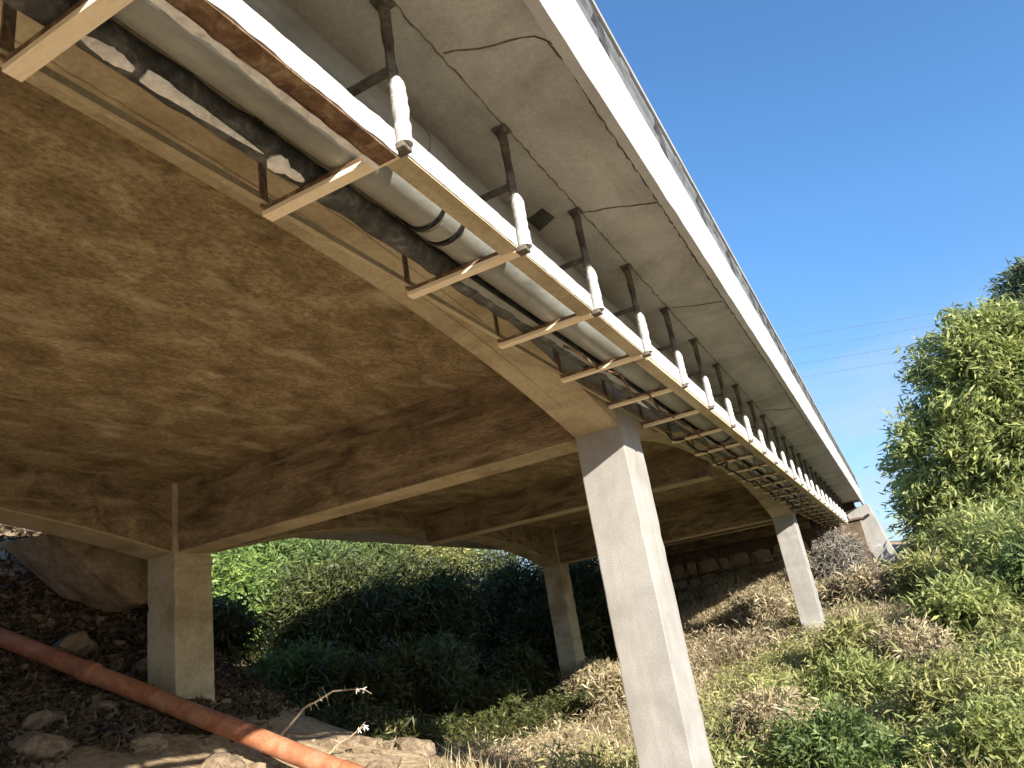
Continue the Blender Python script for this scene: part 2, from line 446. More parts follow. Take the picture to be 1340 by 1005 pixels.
def zg(x):
    """underside of the arched edge girder"""
    for i in range(len(BENTS) - 1):
        a, b = BENTS[i] + 0.58, BENTS[i + 1]
        if a <= x <= b:
            d = min(x - a, b - x)
            return 2.30 - 0.58 * max(0.0, 1 - d / 5.0) ** 2.2
    if x > BENTS[-1] + 0.58:
        d = min(x - BENTS[-1] - 0.58, 5)
        return 2.28 - 0.56 * (1 - d / 5.0) ** 2.2
    return 1.72
def girder(y0, y1, m='girder'):
    rings = []
    x = -18.0
    while x <= 27.3:
        rings.append([(x, y0, zg(x)), (x, y1, zg(x)), (x, y1, ZS + 0.05), (x, y0, ZS + 0.05)])
        x += 0.15
    bpart(MB().loft(rings), 'edge_girder', m, smooth=True)
girder(1.972, 2.42)
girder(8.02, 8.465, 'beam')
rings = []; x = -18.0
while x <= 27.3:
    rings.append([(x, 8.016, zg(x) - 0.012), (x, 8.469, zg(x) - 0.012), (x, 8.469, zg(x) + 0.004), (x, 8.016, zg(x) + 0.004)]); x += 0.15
bpart(MB().loft(rings), 'girder_lit_sheet', 'girder', 'underside of the far arched girder, painted lighter as lit from below', smooth=True)  # paler sheet paints the light on the far girder's soffit

for bx in BENTS:
    for (y0, y1) in CY:
        yc = (y0 + y1) / 2
        zb = min(g1(bx + 0.1, y0), g1(bx + 0.4, y1), g1(bx, yc)) - 0.8
        rings = []
        n = 46
        zt = ZS + 0.02
        for k in range(n + 1):
            z = zb + (zt - zb) * k / n
            e = [random.uniform(-0.002, 0.002) + (random.uniform(0, 0.012) * (1 if q_ < 2 else -1) if random.random() < 0.10 else 0) for q_ in range(4)]
            rings.append([(bx + e[0], y0 + e[1], z), (bx + 0.58 + e[2], y0 + e[1], z), (bx + 0.58 + e[2], y1 + e[3], z), (bx + e[0], y1 + e[3], z)])
        bpart(MB().loft(rings), 'column', 'concrete' if y0 < 5 else 'girder', bevel=0.012)
    # cross beam between the girders, with bounce light painted as a paler strip underneath
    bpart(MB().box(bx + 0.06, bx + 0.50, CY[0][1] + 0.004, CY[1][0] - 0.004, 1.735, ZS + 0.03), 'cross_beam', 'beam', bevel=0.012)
    bpart(MB().box(bx + 0.057, bx + 0.503, CY[0][1] + 0.004, CY[1][0] - 0.004, 1.715, 1.735), 'bounce_strip', 'girder', bevel=0.006)
for bx in (0.35, 12.3, 23.0):
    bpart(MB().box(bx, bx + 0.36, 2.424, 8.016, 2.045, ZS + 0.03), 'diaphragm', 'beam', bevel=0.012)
    bpart(MB().box(bx - 0.003, bx + 0.363, 2.424, 8.016, 2.025, 2.045), 'bounce_strip', 'girder', bevel=0.006)  # paler sheet painted as bounce light under the diaphragm
# a smooth strip of concrete along each girder face, below the slab
bpart(MB().box(26.9, 27.28, 2.43, 8.0, 2.0, ZS + 0.02), 'end_diaphragm', 'beam')

# cracks and the construction joint in the overhang, each a shallow ridge of dirt
def ribbon(pts, w, name, z=ZS, m='crack', label=None):
    mb = MB()
    pts = [Vector((p[0], p[1], 0)) for p in pts]
    dense = []
    for a, b in zip(pts, pts[1:]):
        n = max(2, int((b - a).length / 0.05))
        for k in range(n):
            dense.append(a.lerp(b, k / n))
    dense.append(pts[-1])
    top = []
    for i, p in enumerate(dense):
        t = (dense[min(i + 1, len(dense) - 1)] - dense[max(i - 1, 0)]).normalized()
        nrm = Vector((-t.y, t.x, 0))
        j = nrm * random.uniform(-1, 1) * w * 0.9
        ww = w * random.uniform(0.12, 0.75)
        c = p + j
        top.append([(c.x - nrm.x * ww, c.y - nrm.y * ww, z - 0.001), (c.x, c.y, z - 0.006 - 0.004 * random.random()), (c.x + nrm.x * ww, c.y + nrm.y * ww, z - 0.001), (c.x, c.y, z + 0.003)])
    mb.loft(top)
    return bpart(mb, name, m, label)
ribbon([(-2, 1.215), (8, 1.225), (27.5, 1.22)], 0.008, 'joint_line')
ribbon([(2.47, 1.2), (2.55, 1.05), (2.60, 0.92), (2.64, 0.80), (2.74, 0.76)], 0.010, 'crack')
ribbon([(2.72, 0.765), (3.1, 0.755), (3.5, 0.765), (4.3, 0.76), (6, 0.765), (9, 0.76), (14, 0.765)], 0.010, 'joint_line')
ribbon([(4.22, 1.24), (4.31, 1.04), (4.41, 0.88), (4.47, 0.77)], 0.008, 'crack')
ribbon([(6.3, 1.2), (6.45, 1.0), (6.55, 0.78)], 0.007, 'crack')
ribbon([(11.2, 1.2), (11.5, 0.95), (11.6, 0.78)], 0.010, 'crack')
mb = MB()
mb.add([(4.05, 1.55, ZS - 0.004), (3.99, 1.41, ZS - 0.004), (4.15, 1.39, ZS - 0.004), (4.24, 1.55, ZS - 0.004),
        (4.05, 1.55, ZS + 0.01), (3.99, 1.41, ZS + 0.01), (4.15, 1.39, ZS + 0.01), (4.24, 1.55, ZS + 0.01)],
       [(0, 1, 2, 3), (4, 7, 6, 5), (0, 4, 5, 1), (1, 5, 6, 2), (2, 6, 7, 3), (3, 7, 4, 0)])
bpart(mb, 'repair_patch', 'patch', 'dark square repair patch')
# board seam along the girder underside
def girder_seam(y, x0, x1):
    mb = MB(); rings = []
    x = x0
    while x < x1:
        w = 0.004 * random.uniform(0.4, 1.3); yy = y + random.uniform(-0.004, 0.004)
        z = zg(x)
        rings.append([(x, yy - w, z - 0.001), (x, yy, z - 0.007), (x, yy + w, z - 0.001), (x, yy, z + 0.004)])
        x += 0.07
    mb.loft(rings)
    bpart(mb, 'board_seam', 'girder')
girder_seam(2.26, 0.2, 5.9)
girder_seam(2.12, 0.2, 4.9)

# guard rail on the edge: dark posts, grey rail sections, thin top tube
rail = empty('guard_rail', (6, 0.7, 3.03))
tag(rail, 'grey steel guard rail with dark posts along the bridge edge', 'guard rail')
def rpart(mb, name, m, smooth=False):
    o = mb.build(name, m, rail, smooth)
    o.data.transform(Matrix.Translation(-Vector((6, 0.7, 3.03))))
    return o
px = [-6.3, -5.1, -3.9, -2.7, -1.5, -0.3, 0.9, 2.2, 3.46]
x = 4.66
while x < END_X:
    px.append(x); x += random.choice((0.62, 1.18, 1.2, 1.25))
for i, x in enumerate(px):
    mb = MB().box(x - 0.08, x + 0.08, 0.668, 0.70, 2.98, 3.40).box(x - 0.08, x + 0.08, 0.70, 0.78, 2.98, 3.40)
    mb.box(x - 0.075, x + 0.075, 0.657, 0.668, 3.05, 3.28)
    rpart(mb, 'post', 'dark_post')
for a, b in zip(px, px[1:]):
    prof = [(0.672, 3.04), (0.662, 3.09), (0.662, 3.15), (0.684, 3.19), (0.684, 3.23), (0.662, 3.27), (0.662, 3.33), (0.674, 3.385)]
    p2 = prof + [(y + 0.012, z) for y, z in reversed(prof)]
    x0, x1 = a + 0.09, b - 0.09 - (0.05 if random.random() < 0.4 else 0)
    rpart(MB().loft([[(xx, y, z) for y, z in p2] for xx in (x0, x1)]), 'rail_section', 'galv')
    if b - a > 0.9:
        xm = (a + b) / 2 + random.uniform(-0.15, 0.15)
        rpart(MB().loft([[(xx, y - 0.008, z) for y, z in p2] for xx in (xm - 0.04, xm + 0.04)]), 'splice', 'galv')
rpart(MB().tube([(-7, 0.672, 3.425), (10, 0.672, 3.428), (END_X - 0.2, 0.672, 3.425)], 0.02, 8), 'top_rail', 'fascia', True)

# ------------------------------------------------------------------ abutment: rubble wall and sloping wing wall
abut = empty('abutment_wall', (27.3, 5, 0))
tag(abut, 'rubble stone abutment wall under the far end of the bridge', 'wall')
def apart(mb, name, m, **k):
    o = mb.build(name, m, abut, **k); o.data.transform(Matrix.Translation(-Vector((27.3, 5, 0)))); return o
apart(MB().box(27.3, 28.4, 0.9, 13.0, -1.5, 1.95), 'wall_core', 'mortar')
apart(MB().box(28.0, 28.39, 0.95, 9.9, 1.953, 2.60), 'back_wall', 'mortar')
apart(MB().box(27.2, 27.995, 0.8, 10.1, 1.955, 2.02), 'bearing_shelf', 'mortar', bevel=0.01)
stone_meshes = []
for k in range(7):
    bm = bmesh.new()
    bmesh.ops.create_icosphere(bm, subdivisions=1, radius=1.0)
    for v in bm.verts:
        c = v.co
        for ax in range(3):
            s_ = abs(c[ax]) ** 0.6 * (1 if c[ax] > 0 else -1)
            c[ax] = s_ * random.uniform(0.86, 1.08)
    me = bpy.data.meshes.new('stone'); bm.to_mesh(me); bm.free()
    me.materials.append(MT['stone'])
    stone_meshes.append(me)
zrow = -0.3
while zrow < 1.9:
    hrow = random.uniform(0.34, 0.56)
    y = 1.2 + random.uniform(0, 0.3)
    while y < 12.6:
        w = random.uniform(0.40, 0.90)
        zc = zrow + hrow / 2 + random.uniform(-0.04, 0.04)
        if zc - hrow / 2 > g1(27.1, y) - 0.4 and zc + hrow / 2 < 1.98:
            o = bpy.data.objects.new('stone', random.choice(stone_meshes))
            COL.objects.link(o); o.parent = abut
            o.location = (0.01 + random.uniform(-0.03, 0.04), y + w / 2 - 5, zc)
            o.scale = (0.16 * random.uniform(0.8, 1.2), w * 0.56, hrow * 0.58)
            o.rotation_euler = (random.uniform(-0.15, 0.15), 0, 0)
        y += w
    zrow += hrow
wing = empty('wing_wall', (28, 0.4, 0))
tag(wing, 'pale sloping concrete wing wall beside the far abutment', 'wall')
mb = MB()
mb.loft([[(27.5, 1.30, 2.30), (27.5, 0.52, 2.42), (28.39, 0.50, 2.42), (28.39, 1.30, 2.30)],
         [(27.5, 0.95, 1.10), (27.5, 0.28, 1.15), (28.9, 0.26, 1.15), (28.9, 0.95, 1.10)],
         [(27.5, 0.50, -0.2), (27.5, -0.08, -0.2), (29.5, -0.10, -0.2), (29.5, 0.50, -0.2)],
         [(27.5, 0.25, -1.0), (27.5, -0.32, -1.0), (29.8, -0.32, -1.0), (29.8, 0.25, -1.0)]][::-1])
o = mb.build('wall_body', 'concrete', wing, bevel=0.02); o.data.transform(Matrix.Translation(-Vector((28, 0.4, 0))))
mb = MB().tube([(27.49, 0.62, 2.05), (27.35, 0.62, 2.04)], 0.05, 10)
o = mb.build('weep_pipe', 'dark_post', wing); o.data.transform(Matrix.Translation(-Vector((28, 0.4, 0))))

# a squarish lump of old concrete on the bank behind the left column
mb = MB()
mb.loft([[(6.95, 9.3, 1.30), (7.15, 9.3, 1.28), (7.2, 10.2, 1.2), (6.95, 10.2, 1.2)],
         [(6.55, 9.28, 1.55), (7.16, 9.28, 1.52), (7.2, 10.2, 1.5), (6.5, 10.2, 1.5)],
         [(5.75, 9.25, 2.2), (7.2, 9.25, 2.0), (7.3, 10.4, 2.1), (5.7, 10.4, 2.3)]])
o = mb.build('concrete_block', 'stone', bevel=0.05)
tag(o, 'weathered concrete block wedged between girder and bank behind the left column', 'concrete block')

# ------------------------------------------------------------------ pipes under the overhang
def along(y, z, x0, x1, wob=0.0, step=0.35):
    pts = []; x = x0; ph = random.uniform(0, 6)
    while x < x1:
        pts.append((x, y + wob * math.sin(x * 1.3 + ph), z + wob * 0.4 * math.sin(x * 2.1 + ph))); x += step
    pts.append((x1, y, z))
    return pts
def thing_mesh(mb, name, m, label, cat, group=None, smooth=False, bevel=0):
    o = mb.build(name, m, None, smooth, bevel); tag(o, label, cat, group); return o
PX0, PX1 = -4.5, 27.6
PIPES = 'pipes hung under the bridge edge'
up = empty('service_pipe', (0, 1.6, 2.40))
tag(up, 'plain grey service pipe, uppermost of the pipes under the overhang', 'pipe', PIPES)
o = MB().tube(along(1.60, 2.40, PX0, PX1, 0.004), 0.13, 20).build('pipe_body', 'pipe', up, True); o.data.transform(Matrix.Translation(-Vector((0, 1.6, 2.40))))
for x in (2.8, 9.1, 15.4, 21.7):
    o = MB().tube([(x - 0.09, 1.6, 2.40), (x + 0.09, 1.6, 2.40)], 0.142, 20).build('collar', 'pipe', up, True); o.data.transform(Matrix.Translation(-Vector((0, 1.6, 2.40))))

mp_ = empty('service_pipe', (0, 1.52, 2.01))
tag(mp_, 'fat grey service pipe with black joint bands lying on the hanger bars', 'pipe', PIPES)
INV = Matrix.Translation(-Vector((0, 1.52, 2.01)))
def mpart(mb, name, m, sm=True):
    o = mb.build(name, m, mp_, sm); o.data.transform(INV); return o
mpart(MB().tube(along(1.515, 2.013, PX0, 2.82, 0.002), 0.118, 24), 'pipe_section', 'pipe')
mpart(MB().tube(along(1.535, 2.018, 2.86, 9.2, 0.003), 0.124, 24), 'pipe_section', 'pipe')
mpart(MB().tube(along(1.53, 2.015, 9.24, 15.5, 0.003), 0.121, 24), 'pipe_section', 'pipe')
mpart(MB().tube(along(1.53, 2.015, 15.54, PX1, 0.003), 0.121, 24), 'pipe_section', 'pipe')
for x in (2.66, 2.84, 9.22, 15.52):
    mpart(MB().tube([(x - 0.014, 1.525, 2.014), (x + 0.014, 1.525, 2.014)], 0.130, 24), 'joint_band', 'strap')
mpart(MB().tube([(2.70, 1.526, 2.014), (2.81, 1.526, 2.014)], 0.125, 24), 'joint_sleeve', 'pipe')

wp = empty('wrapped_pipe', (0, 1.73, 1.96))
tag(wp, 'thin dark wrapped pipe with torn white patches beside the girder', 'pipe', PIPES)
INW = Matrix.Translation(-Vector((0, 1.73, 1.96)))
def wpart(mb, name, m, sm=True):
    o = mb.build(name, m, wp, sm); o.data.transform(INW); return o
pts = along(1.725, 1.957, PX0, PX1, 0.006, 0.09)
wpart(MB().tube(pts, [0.066 + random.uniform(-0.006, 0.007) for _ in pts], 14), 'wrapping', 'wrap')
def patch_strip(x0, x1, a0, a1, r=0.0745, m='foam', taper=True, n=14):
    """a torn strip of foil lying on the pipe's underside between two angles"""
    mb = MB(); rings = []
    for i in range(n + 1):
        x = x0 + (x1 - x0) * i / n
        t = i / n
        k = (1 - t) ** 0.7 if taper else math.sin(math.pi * min(max(t, 0.04), 0.96)) ** 0.5
        mid = (a0 + a1) / 2; half = (a1 - a0) / 2 * max(0.06, k) * random.uniform(0.85, 1.1)
        ring = []
        for rr in (r, r - 0.012):
            aa = [mid - half + 2 * half * j / 5 for j in range(6)]
            if rr != r: aa = aa[::-1]
            for a in aa:
                ring.append((x, 1.725 + rr * math.sin(a), 1.957 - rr * math.cos(a)))
        rings.append(ring)
    mb.loft(rings)
    return wpart(mb, 'foil_patch', m, True)
patch_strip(1.08, 1.25, -0.7, 0.0, taper=False)
patch_strip(1.285, 1.80, -0.8, 0.0)
patch_strip(6.3, 6.8, -0.3, 0.5)
patch_strip(1.83, 1.93, -0.9, 0.2, 0.080, 'foam', False, 9)
patch_strip(1.90, 2.02, -0.6, -0.1, 0.078, 'foam', False, 7)
# flat light cover strip beyond the third hanger
o = MB().box(3.25, 26.8, 1.645, 1.70, 1.898, 1.904).build('cover_strip', 'angle', None)
o.data.materials.clear(); o.data.materials.append(MT['pipe'])
tag(o, 'flat grey cover strip between the fat pipe and the wrapped pipe', 'metal strip')
# inner ledger angle at the girder
o = MB().box(PX0, 26.8, 1.925, 1.955, 1.897, 1.903).box(PX0, 26.8, 1.949, 1.955, 1.9035, 1.955).build('ledger_angle', 'girder', None)
tag(o, 'thin dusty steel angle running against the girder face', 'steel angle')
for i, (y, z, x0, x1, r, lab) in enumerate([(1.60, 1.868, 4.4, 26.5, 0.011, 'brown loose cable sagging between the hanger bars past the tall column'),
                                             (1.80, 1.862, 7.6, 26.5, 0.013, 'dark loose cable sagging beside the girder past the tall column'),
                                             (1.44, 1.872, 9.8, 26.0, 0.010, 'thin pale cable looping under the fat pipe far along the tray')]):
    pts = []; x = x0
    while x < x1:
        pts.append((x, y + random.uniform(-0.05, 0.05), z - abs(math.sin((x - 1.03) / 1.05 * math.pi)) * random.uniform(0.02, 0.09) - (0.03 if random.random() < 0.15 else 0)))
        x += 0.26
    o = MB().tube(pts, r, 6).build('loose_cable', ('rust', 'strap', 'rod')[i], None, True)
    tag(o, lab, 'cable', 'loose cables in the pipe tray')
# outer angle, one length per bay or two, edges ragged with old sealant
EDGE = 'white steel angles along the hanger line'
segs = [(-4.4, 1.00, -0.045), (1.06, 2.06, -0.045), (2.11, 5.24, 0.0), (5.29, 9.44, 0.0), (9.49, 15.74, 0.0), (15.79, 26.9, 0.0)]
words = ['behind the nearest bar in the photo corner', 'with ragged sealant, sagging between the nearest two bars', 'just past the ragged sagging length', 'fourth from the near end, before the first column', 'fifth from the near end, past the first column', 'farthest, running to the abutment']
for (x0, x1, dz), w in zip(segs, words):
    e = empty('edge_angle', ((x0 + x1) / 2, 1.27, 1.9 + dz))
    tag(e, 'white edge angle ' + w, 'steel angle', EDGE)
    inv = Matrix.Translation(-Vector(((x0 + x1) / 2, 1.27, 1.9 + dz)))
    rings = []; n = max(8, int((x1 - x0) / 0.05))
    rag = 0.006 if dz else 0.0025
    zt_ = 1.985 if x0 < 5 else 2.022
    for i in range(n + 1):
        xx = x0 + (x1 - x0) * i / n
        t, b = random.uniform(-rag, rag), random.uniform(-rag, rag)
        f_ = random.uniform(-rag, rag) * 0.5
        rings.append([(xx, 1.264 + f_, 1.872 + dz + b), (xx, 1.274, 1.872 + dz + b), (xx, 1.274, zt_ + dz + t), (xx, 1.264 + f_, zt_ + dz + t)])
    o = MB().loft(rings).build('upright_leg', 'angle', e); o.data.transform(inv)
    o = MB().box(x0, x1, 1.268, 1.365, (1.862 if x0 < 5 else 1.842) + dz, 1.870 + dz).build('flat_leg', 'rust' if dz else 'girder', e); o.data.transform(inv)
    if dz:
        mb = MB(); rings = []
        for i in range(n + 1):
            xx = x0 + (x1 - x0) * i / n
            j = random.uniform(0, 0.014)
            rings.append([(xx, 1.356 - j, 1.856 + dz - j * 0.3), (xx, 1.372 + j, 1.857 + dz), (xx, 1.372, 1.875 + dz + j), (xx, 1.358, 1.872 + dz)])
        o = mb.loft(rings).build('sealant_bead', 'foam', e); o.data.transform(inv)

# ------------------------------------------------------------------ pipe hangers
HANG = 'steel hangers carrying the pipes under the bridge edge'
def make_hanger():
    root = empty('pipe_hanger', (0, 1.26, ZS))
    P = []
    ztop_ = random.uniform(2.165, 2.20)
    def part(mb, name, m, sm=False, bev=0):
        o = mb.build(name, m, root, sm, bev); o.data.transform(Matrix.Translation(-Vector((0, 1.26, ZS)))); P.append(o); return o
    n = 9
    part(MB().tube([(random.uniform(-.002, .002), 1.252 + random.uniform(-.002, .002), 2.15 + (2.597 - 2.15) * k / n) for k in range(n + 1)],
                   [0.024 + random.uniform(-.004, .004) for _ in range(n + 1)], 8), 'rod', 'rod', True)  # dark tone stands for fascia shade on the upper rod
    zz = [1.872 + (ztop_ - 1.872) * k / 12 for k in range(13)]
    rs = [0.033 + random.uniform(-.003, .004) for _ in zz]; rs[-1] = 0.016; rs[-2] = 0.029
    part(MB().tube([(0, 1.238, z) for z in zz], rs, 10), 'sunlit_rod', 'angle', True)  # thicker lower rod painted white as sunlit, up to the fascia's shadow edge
    pl = part(MB().box(-0.042, 0.042, 1.21, 1.295, ZS - 0.014, ZS - 0.002), 'anchor_plate', 'rod', bev=0.004)
    for sx, sy in ((-0.03, 1.222), (0.03, 1.283)):
        part(MB().tube([(sx, sy, ZS - 0.036), (sx, sy, ZS - 0.010)], 0.012, 6), 'anchor_bolt', 'galv')
    # bar across below the pipes: dark angle above, bounce-lit underside painted tan, both ends
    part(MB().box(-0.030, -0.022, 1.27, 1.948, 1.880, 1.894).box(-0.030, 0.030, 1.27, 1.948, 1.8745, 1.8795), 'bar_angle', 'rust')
    part(MB().box(-0.030, 0.030, 1.285, 1.962, 1.848, 1.874), 'lit_bar_underside', 'tan', bev=0.003)
    part(MB().box(-0.033, 0.028, 1.225, 1.284, 1.845, 1.8715), 'end_nut', 'rod', bev=0.004)
    part(MB().box(-0.045, -0.008, 1.944, 1.956, 1.880, 2.50), 'upright_strap', 'rust')
    part(MB().box(-0.016, 0.016, 1.27, 1.955, 2.236, 2.262), 'upper_bar', 'rod')
    CH[root.name] = P
    return root
order = ['first', 'second', 'third', 'fourth', 'fifth', 'sixth', 'seventh', 'eighth', 'ninth', 'tenth', 'eleventh', 'twelfth', 'thirteenth', 'fourteenth', 'fifteenth', 'sixteenth',
         'seventeenth', 'eighteenth', 'nineteenth', 'twentieth', 'twenty-first', 'twenty-second', 'twenty-third', 'twenty-fourth', 'twenty-fifth', 'twenty-sixth', 'twenty-seventh']
protos = [make_hanger() for _ in range(5)]
HX = [1.03 + 1.05 * k for k in range(-1, 25)]
for k, x in enumerate(HX):
    h = protos[k] if k < 5 else copy_tree(protos[random.randrange(5)])
    h.location = (x + (random.uniform(-.02, .02) if k > 3 else 0), 1.26 + random.uniform(-.004, .004), ZS)
    if k > 5: h.rotation_euler = (random.uniform(-0.006, 0.006), random.uniform(-0.025, 0.025), random.uniform(-0.03, 0.03))
    if k == 0: lab = 'pipe hanger above the upper left corner of the photo'
    elif k == 1: lab = 'pipe hanger whose broad tan bar crosses the upper left corner'
    elif k == 2: lab = 'pipe hanger with tall white sunlit lower rod, second tan bar from the upper left'
    else: lab = order[k - 1] + ' pipe hanger counting from the tan bar in the upper left corner'
    tag(h, lab, 'pipe hanger', HANG)

# ------------------------------------------------------------------ orange pipe across the bank
a, b = Vector((5.535, 9.86, 1.035)), Vector((6.54, 5.78, -0.90))
a, b = a + (a - b) * 0.12, b + (b - a) * 0.22
pts = [a.lerp(b, k / 24) + Vector((random.uniform(-.003, .003), 0, random.uniform(-.004, .004))) for k in range(25)]
drain = MB().tube(pts, [0.104] * 25, 20).build('drain_pipe', 'orange', None, True)
tag(drain, 'long orange plastic pipe lying down the bank before the left column', 'pipe')
for t in (0.30, 0.86):
    p, q = a.lerp(b, t), a.lerp(b, t + 0.035)
    MB().tube([p, p.lerp(q, 0.08), p.lerp(q, 0.92), q], [0.108, 0.119, 0.119, 0.108], 20).build('coupling', 'orange', drain, True)

# ------------------------------------------------------------------ overhead wires beyond the bridge
for i, (za, zb, y0, y1) in enumerate([(13.6, 12.4, 3.4, -4.4), (12.9, 11.9, 3.4, -4.4), (12.2, 11.2, 3.4, -4.4), (11.5, 10.6, 3.4, -4.4)]):
    X0 = 42 + i * 0.5
    pts = []
    for k in range(25):
        t = k / 24
        Y = 14 + (-30 - 14) * t
        f_ = (Y - y0) / (y1 - y0)
        z = za + (zb - za) * f_ + 0.6 * (f_ - 0.5) ** 2 * 0.2
        pts.append((X0, Y, z))
    o = MB().tube(pts, 0.009, 5).build('overhead_wire', 'wire', None, True)
    tag(o, ['topmost thin overhead wire against the sky', 'second thin overhead wire from the top', 'third thin overhead wire from the top', 'lowest thin overhead wire against the sky'][i], 'wire', 'overhead wires beyond the bridge')

# ------------------------------------------------------------------ vegetation
def leaves(centres, dirs, length, width, jitter=0.5, droop=0.4, r=rng):
    """one bent lance-shaped quad per centre"""
    N = len(centres)
    d = dirs + r.normal(0, jitter, (N, 3))
    d[:, 2] -= droop
    d /= np.linalg.norm(d, axis=1, keepdims=True) + 1e-9
    up = r.normal(0, 1, (N, 3)); up[:, 2] += 0.8
    s = np.cross(d, up); s /= np.linalg.norm(s, axis=1, keepdims=True) + 1e-9
    nrm = np.cross(s, d)
    L = length * np.clip(r.lognormal(-0.08, 0.38, (N, 1)), 0.35, 2.0); W = width * r.uniform(0.6, 1.45, (N, 1))
    base = centres - d * L * 0.5
    mid = centres + nrm * L * 0.10
    tip = centres + d * L * 0.5 - nrm * L * 0.04
    V = np.stack([base, mid + s * W * 0.5, tip, mid - s * W * 0.5], 1).reshape(-1, 3)
    Q = np.arange(N * 4).reshape(N, 4)
    return V, Q

def crown_points(blobs, n_clumps, per, clump_r, shell=0.55, r=rng):
    """clump centres in the outer part of ellipsoid blobs, leaves scattered round each clump"""
    vol = np.array([b[3] * b[4] * b[5] for b in blobs]) ** 0.75
    pick = r.choice(len(blobs), n_clumps, p=vol / vol.sum())
    B = np.array(blobs)[pick]
    u = r.normal(0, 1, (n_clumps, 3)); u /= np.linalg.norm(u, axis=1, keepdims=True)
    rad_ = (shell + (1.04 - shell) * r.random((n_clumps, 1)) ** 0.6) * r.uniform(0.9, 1.08, (n_clumps, 1))
    c = B[:, :3] + u * rad_ * B[:, 3:6]
    cr_ = clump_r * r.uniform(0.5, 1.3, (n_clumps, 1))
    C = np.repeat(c, per, 0); U = np.repeat(u, per, 0); CR = np.repeat(cr_, per, 0)
    off = r.normal(0, 0.5, C.shape) * CR
    off[:, 2] *= 0.75
    return C + off, U

def crown_object(blobs, n_clumps, per, clump_r, length, width, m, parent, name='crown', shell=0.55, droop=0.4, inv=None):
    P, U = crown_points(blobs, n_clumps, per, clump_r, shell)
    V, Q = leaves(P, U, length, width, 0.6, droop)
    ns = max(20, n_clumps // 4)                       # shoots standing clear of the crown
    B = np.array(blobs)[rng.integers(0, len(blobs), ns)]
    u = rng.normal(0, 1, (ns, 3)); u[:, 2] = np.abs(u[:, 2]) + 0.15
    u /= np.linalg.norm(u, axis=1, keepdims=True)
    tt = np.linspace(0.65, 1.0, 12)[None, :, None] * rng.uniform(1.05, 1.38, (ns, 1, 1))
    SP = (B[:, None, :3] + u[:, None, :] * tt * B[:, None, 3:6]).reshape(-1, 3) + rng.normal(0, 0.25, (ns * 12, 3)) * length
    V2, Q2 = leaves(SP, np.repeat(u, 12, 0), length * 0.9, width * 0.85, 0.7, 0.1)
    Q = np.concatenate([Q, Q2 + len(V)]); V = np.concatenate([V, V2])
    o = bpy.data.objects.new(name, fast_mesh(name, V, Q, m)); COL.objects.link(o)
    if parent is not None:
        o.parent = parent
        o.data.transform(Matrix.Translation(-Vector(parent.location)))
    return o

def branching(base, top, r0, targets, m, parent, name='trunk'):
    mb = MB()
    base, top = Vector(base), Vector(top)
    n = 8
    side = Vector((random.uniform(-1, 1), random.uniform(-1, 1), 0)) * 0.1 * (top - base).length / 3
    pts = [base.lerp(top, k / n) + side * math.sin(math.pi * k / n) for k in range(n + 1)]
    mb.tube(pts, [r0 * (1.15 - 0.8 * k / n) for k in range(n + 1)], 9)
    for t in targets:
        t = Vector(t)
        s = pts[random.randint(3, n - 1)]
        mid = s.lerp(t, 0.5) + Vector((random.uniform(-.2, .2), random.uniform(-.2, .2), 0.15))
        mb.tube([s, s.lerp(mid, 0.5) + Vector((0, 0, 0.08)), mid, mid.lerp(t, 0.6), t], [r0 * 0.42, r0 * 0.34, r0 * 0.24, r0 * 0.15, r0 * 0.06], 6)
    o = mb.build(name, m, parent, True)
    if parent is not None: o.data.transform(Matrix.Translation(-Vector(parent.location)))
    return o

def tree(name, label, x, y, blobs, n_clumps, per, clump_r, length, width, m, r0=0.16, group=None, shell=0.5, droop=0.5, cat='tree'):
    z = g1(x, y)
    t = empty(name, (x, y, z)); tag(t, label, cat, group)
    tops = max(b[2] for b in blobs)
    branching((x, y, z - 0.3), (x + 0.3, y + 0.2, z + (tops - z) * 0.7), r0, [(b[0] + random.uniform(-.3, .3) * b[3], b[1] + random.uniform(-.4, .4) * b[4], b[2] + random.uniform(-.3, .5) * b[5]) for b in blobs for _ in range(3)], 'bark', t)
    crown_object(blobs, n_clumps, per, clump_r, length, width, m, t, shell=shell, droop=droop)
    return t

# tall willow-leaved tree right of the bridge end
tree('willow_tree', 'tall bushy light green tree with narrow leaves right of the bridge end', 31.0, -5.4,
     [(31, -4.2, 6.0, 2.2, 2.0, 2.5), (31.3, -6.2, 5.6, 2.4, 2.2, 2.4), (31, -2.4, 3.5, 2.0, 1.8, 2.3), (31, -4.8, 3.2, 2.6, 2.3, 2.4), (30.4, -7.0, 3.0, 2.5, 2.2, 2.7), (31, -1.9, 1.4, 1.9, 1.7, 1.9), (30.0, -4.2, 0.8, 2.0, 2.0, 1.7), (31, -8.5, 4.8, 2.5, 2.3, 2.9), (30, -6.8, 0.9, 2.2, 2.2, 1.8), (29.5, -9.2, 1.6, 2.4, 2.4, 2.4), (30, -10.8, 4.5, 2.6, 2.6, 3.0), (31, -5.4, 7.0, 1.7, 1.6, 1.7)],
     2500, 60, 0.52, 0.36, 0.08, 'leaf_willow', 0.2, droop=0.45)
tree('dark_tree', 'taller grey green tree behind, at the right edge of the sky', 40.0, -9.0,
     [(40, -9.1, 10.7, 2.0, 1.9, 2.3), (40, -9.0, 8.2, 2.0, 1.9, 2.3), (40.3, -11.4, 9.2, 2.2, 2.0, 2.8), (40, -9.8, 5.2, 2.6, 2.6, 2.8)],
     700, 60, 0.55, 0.42, 0.09, 'leaf_dark', 0.24)

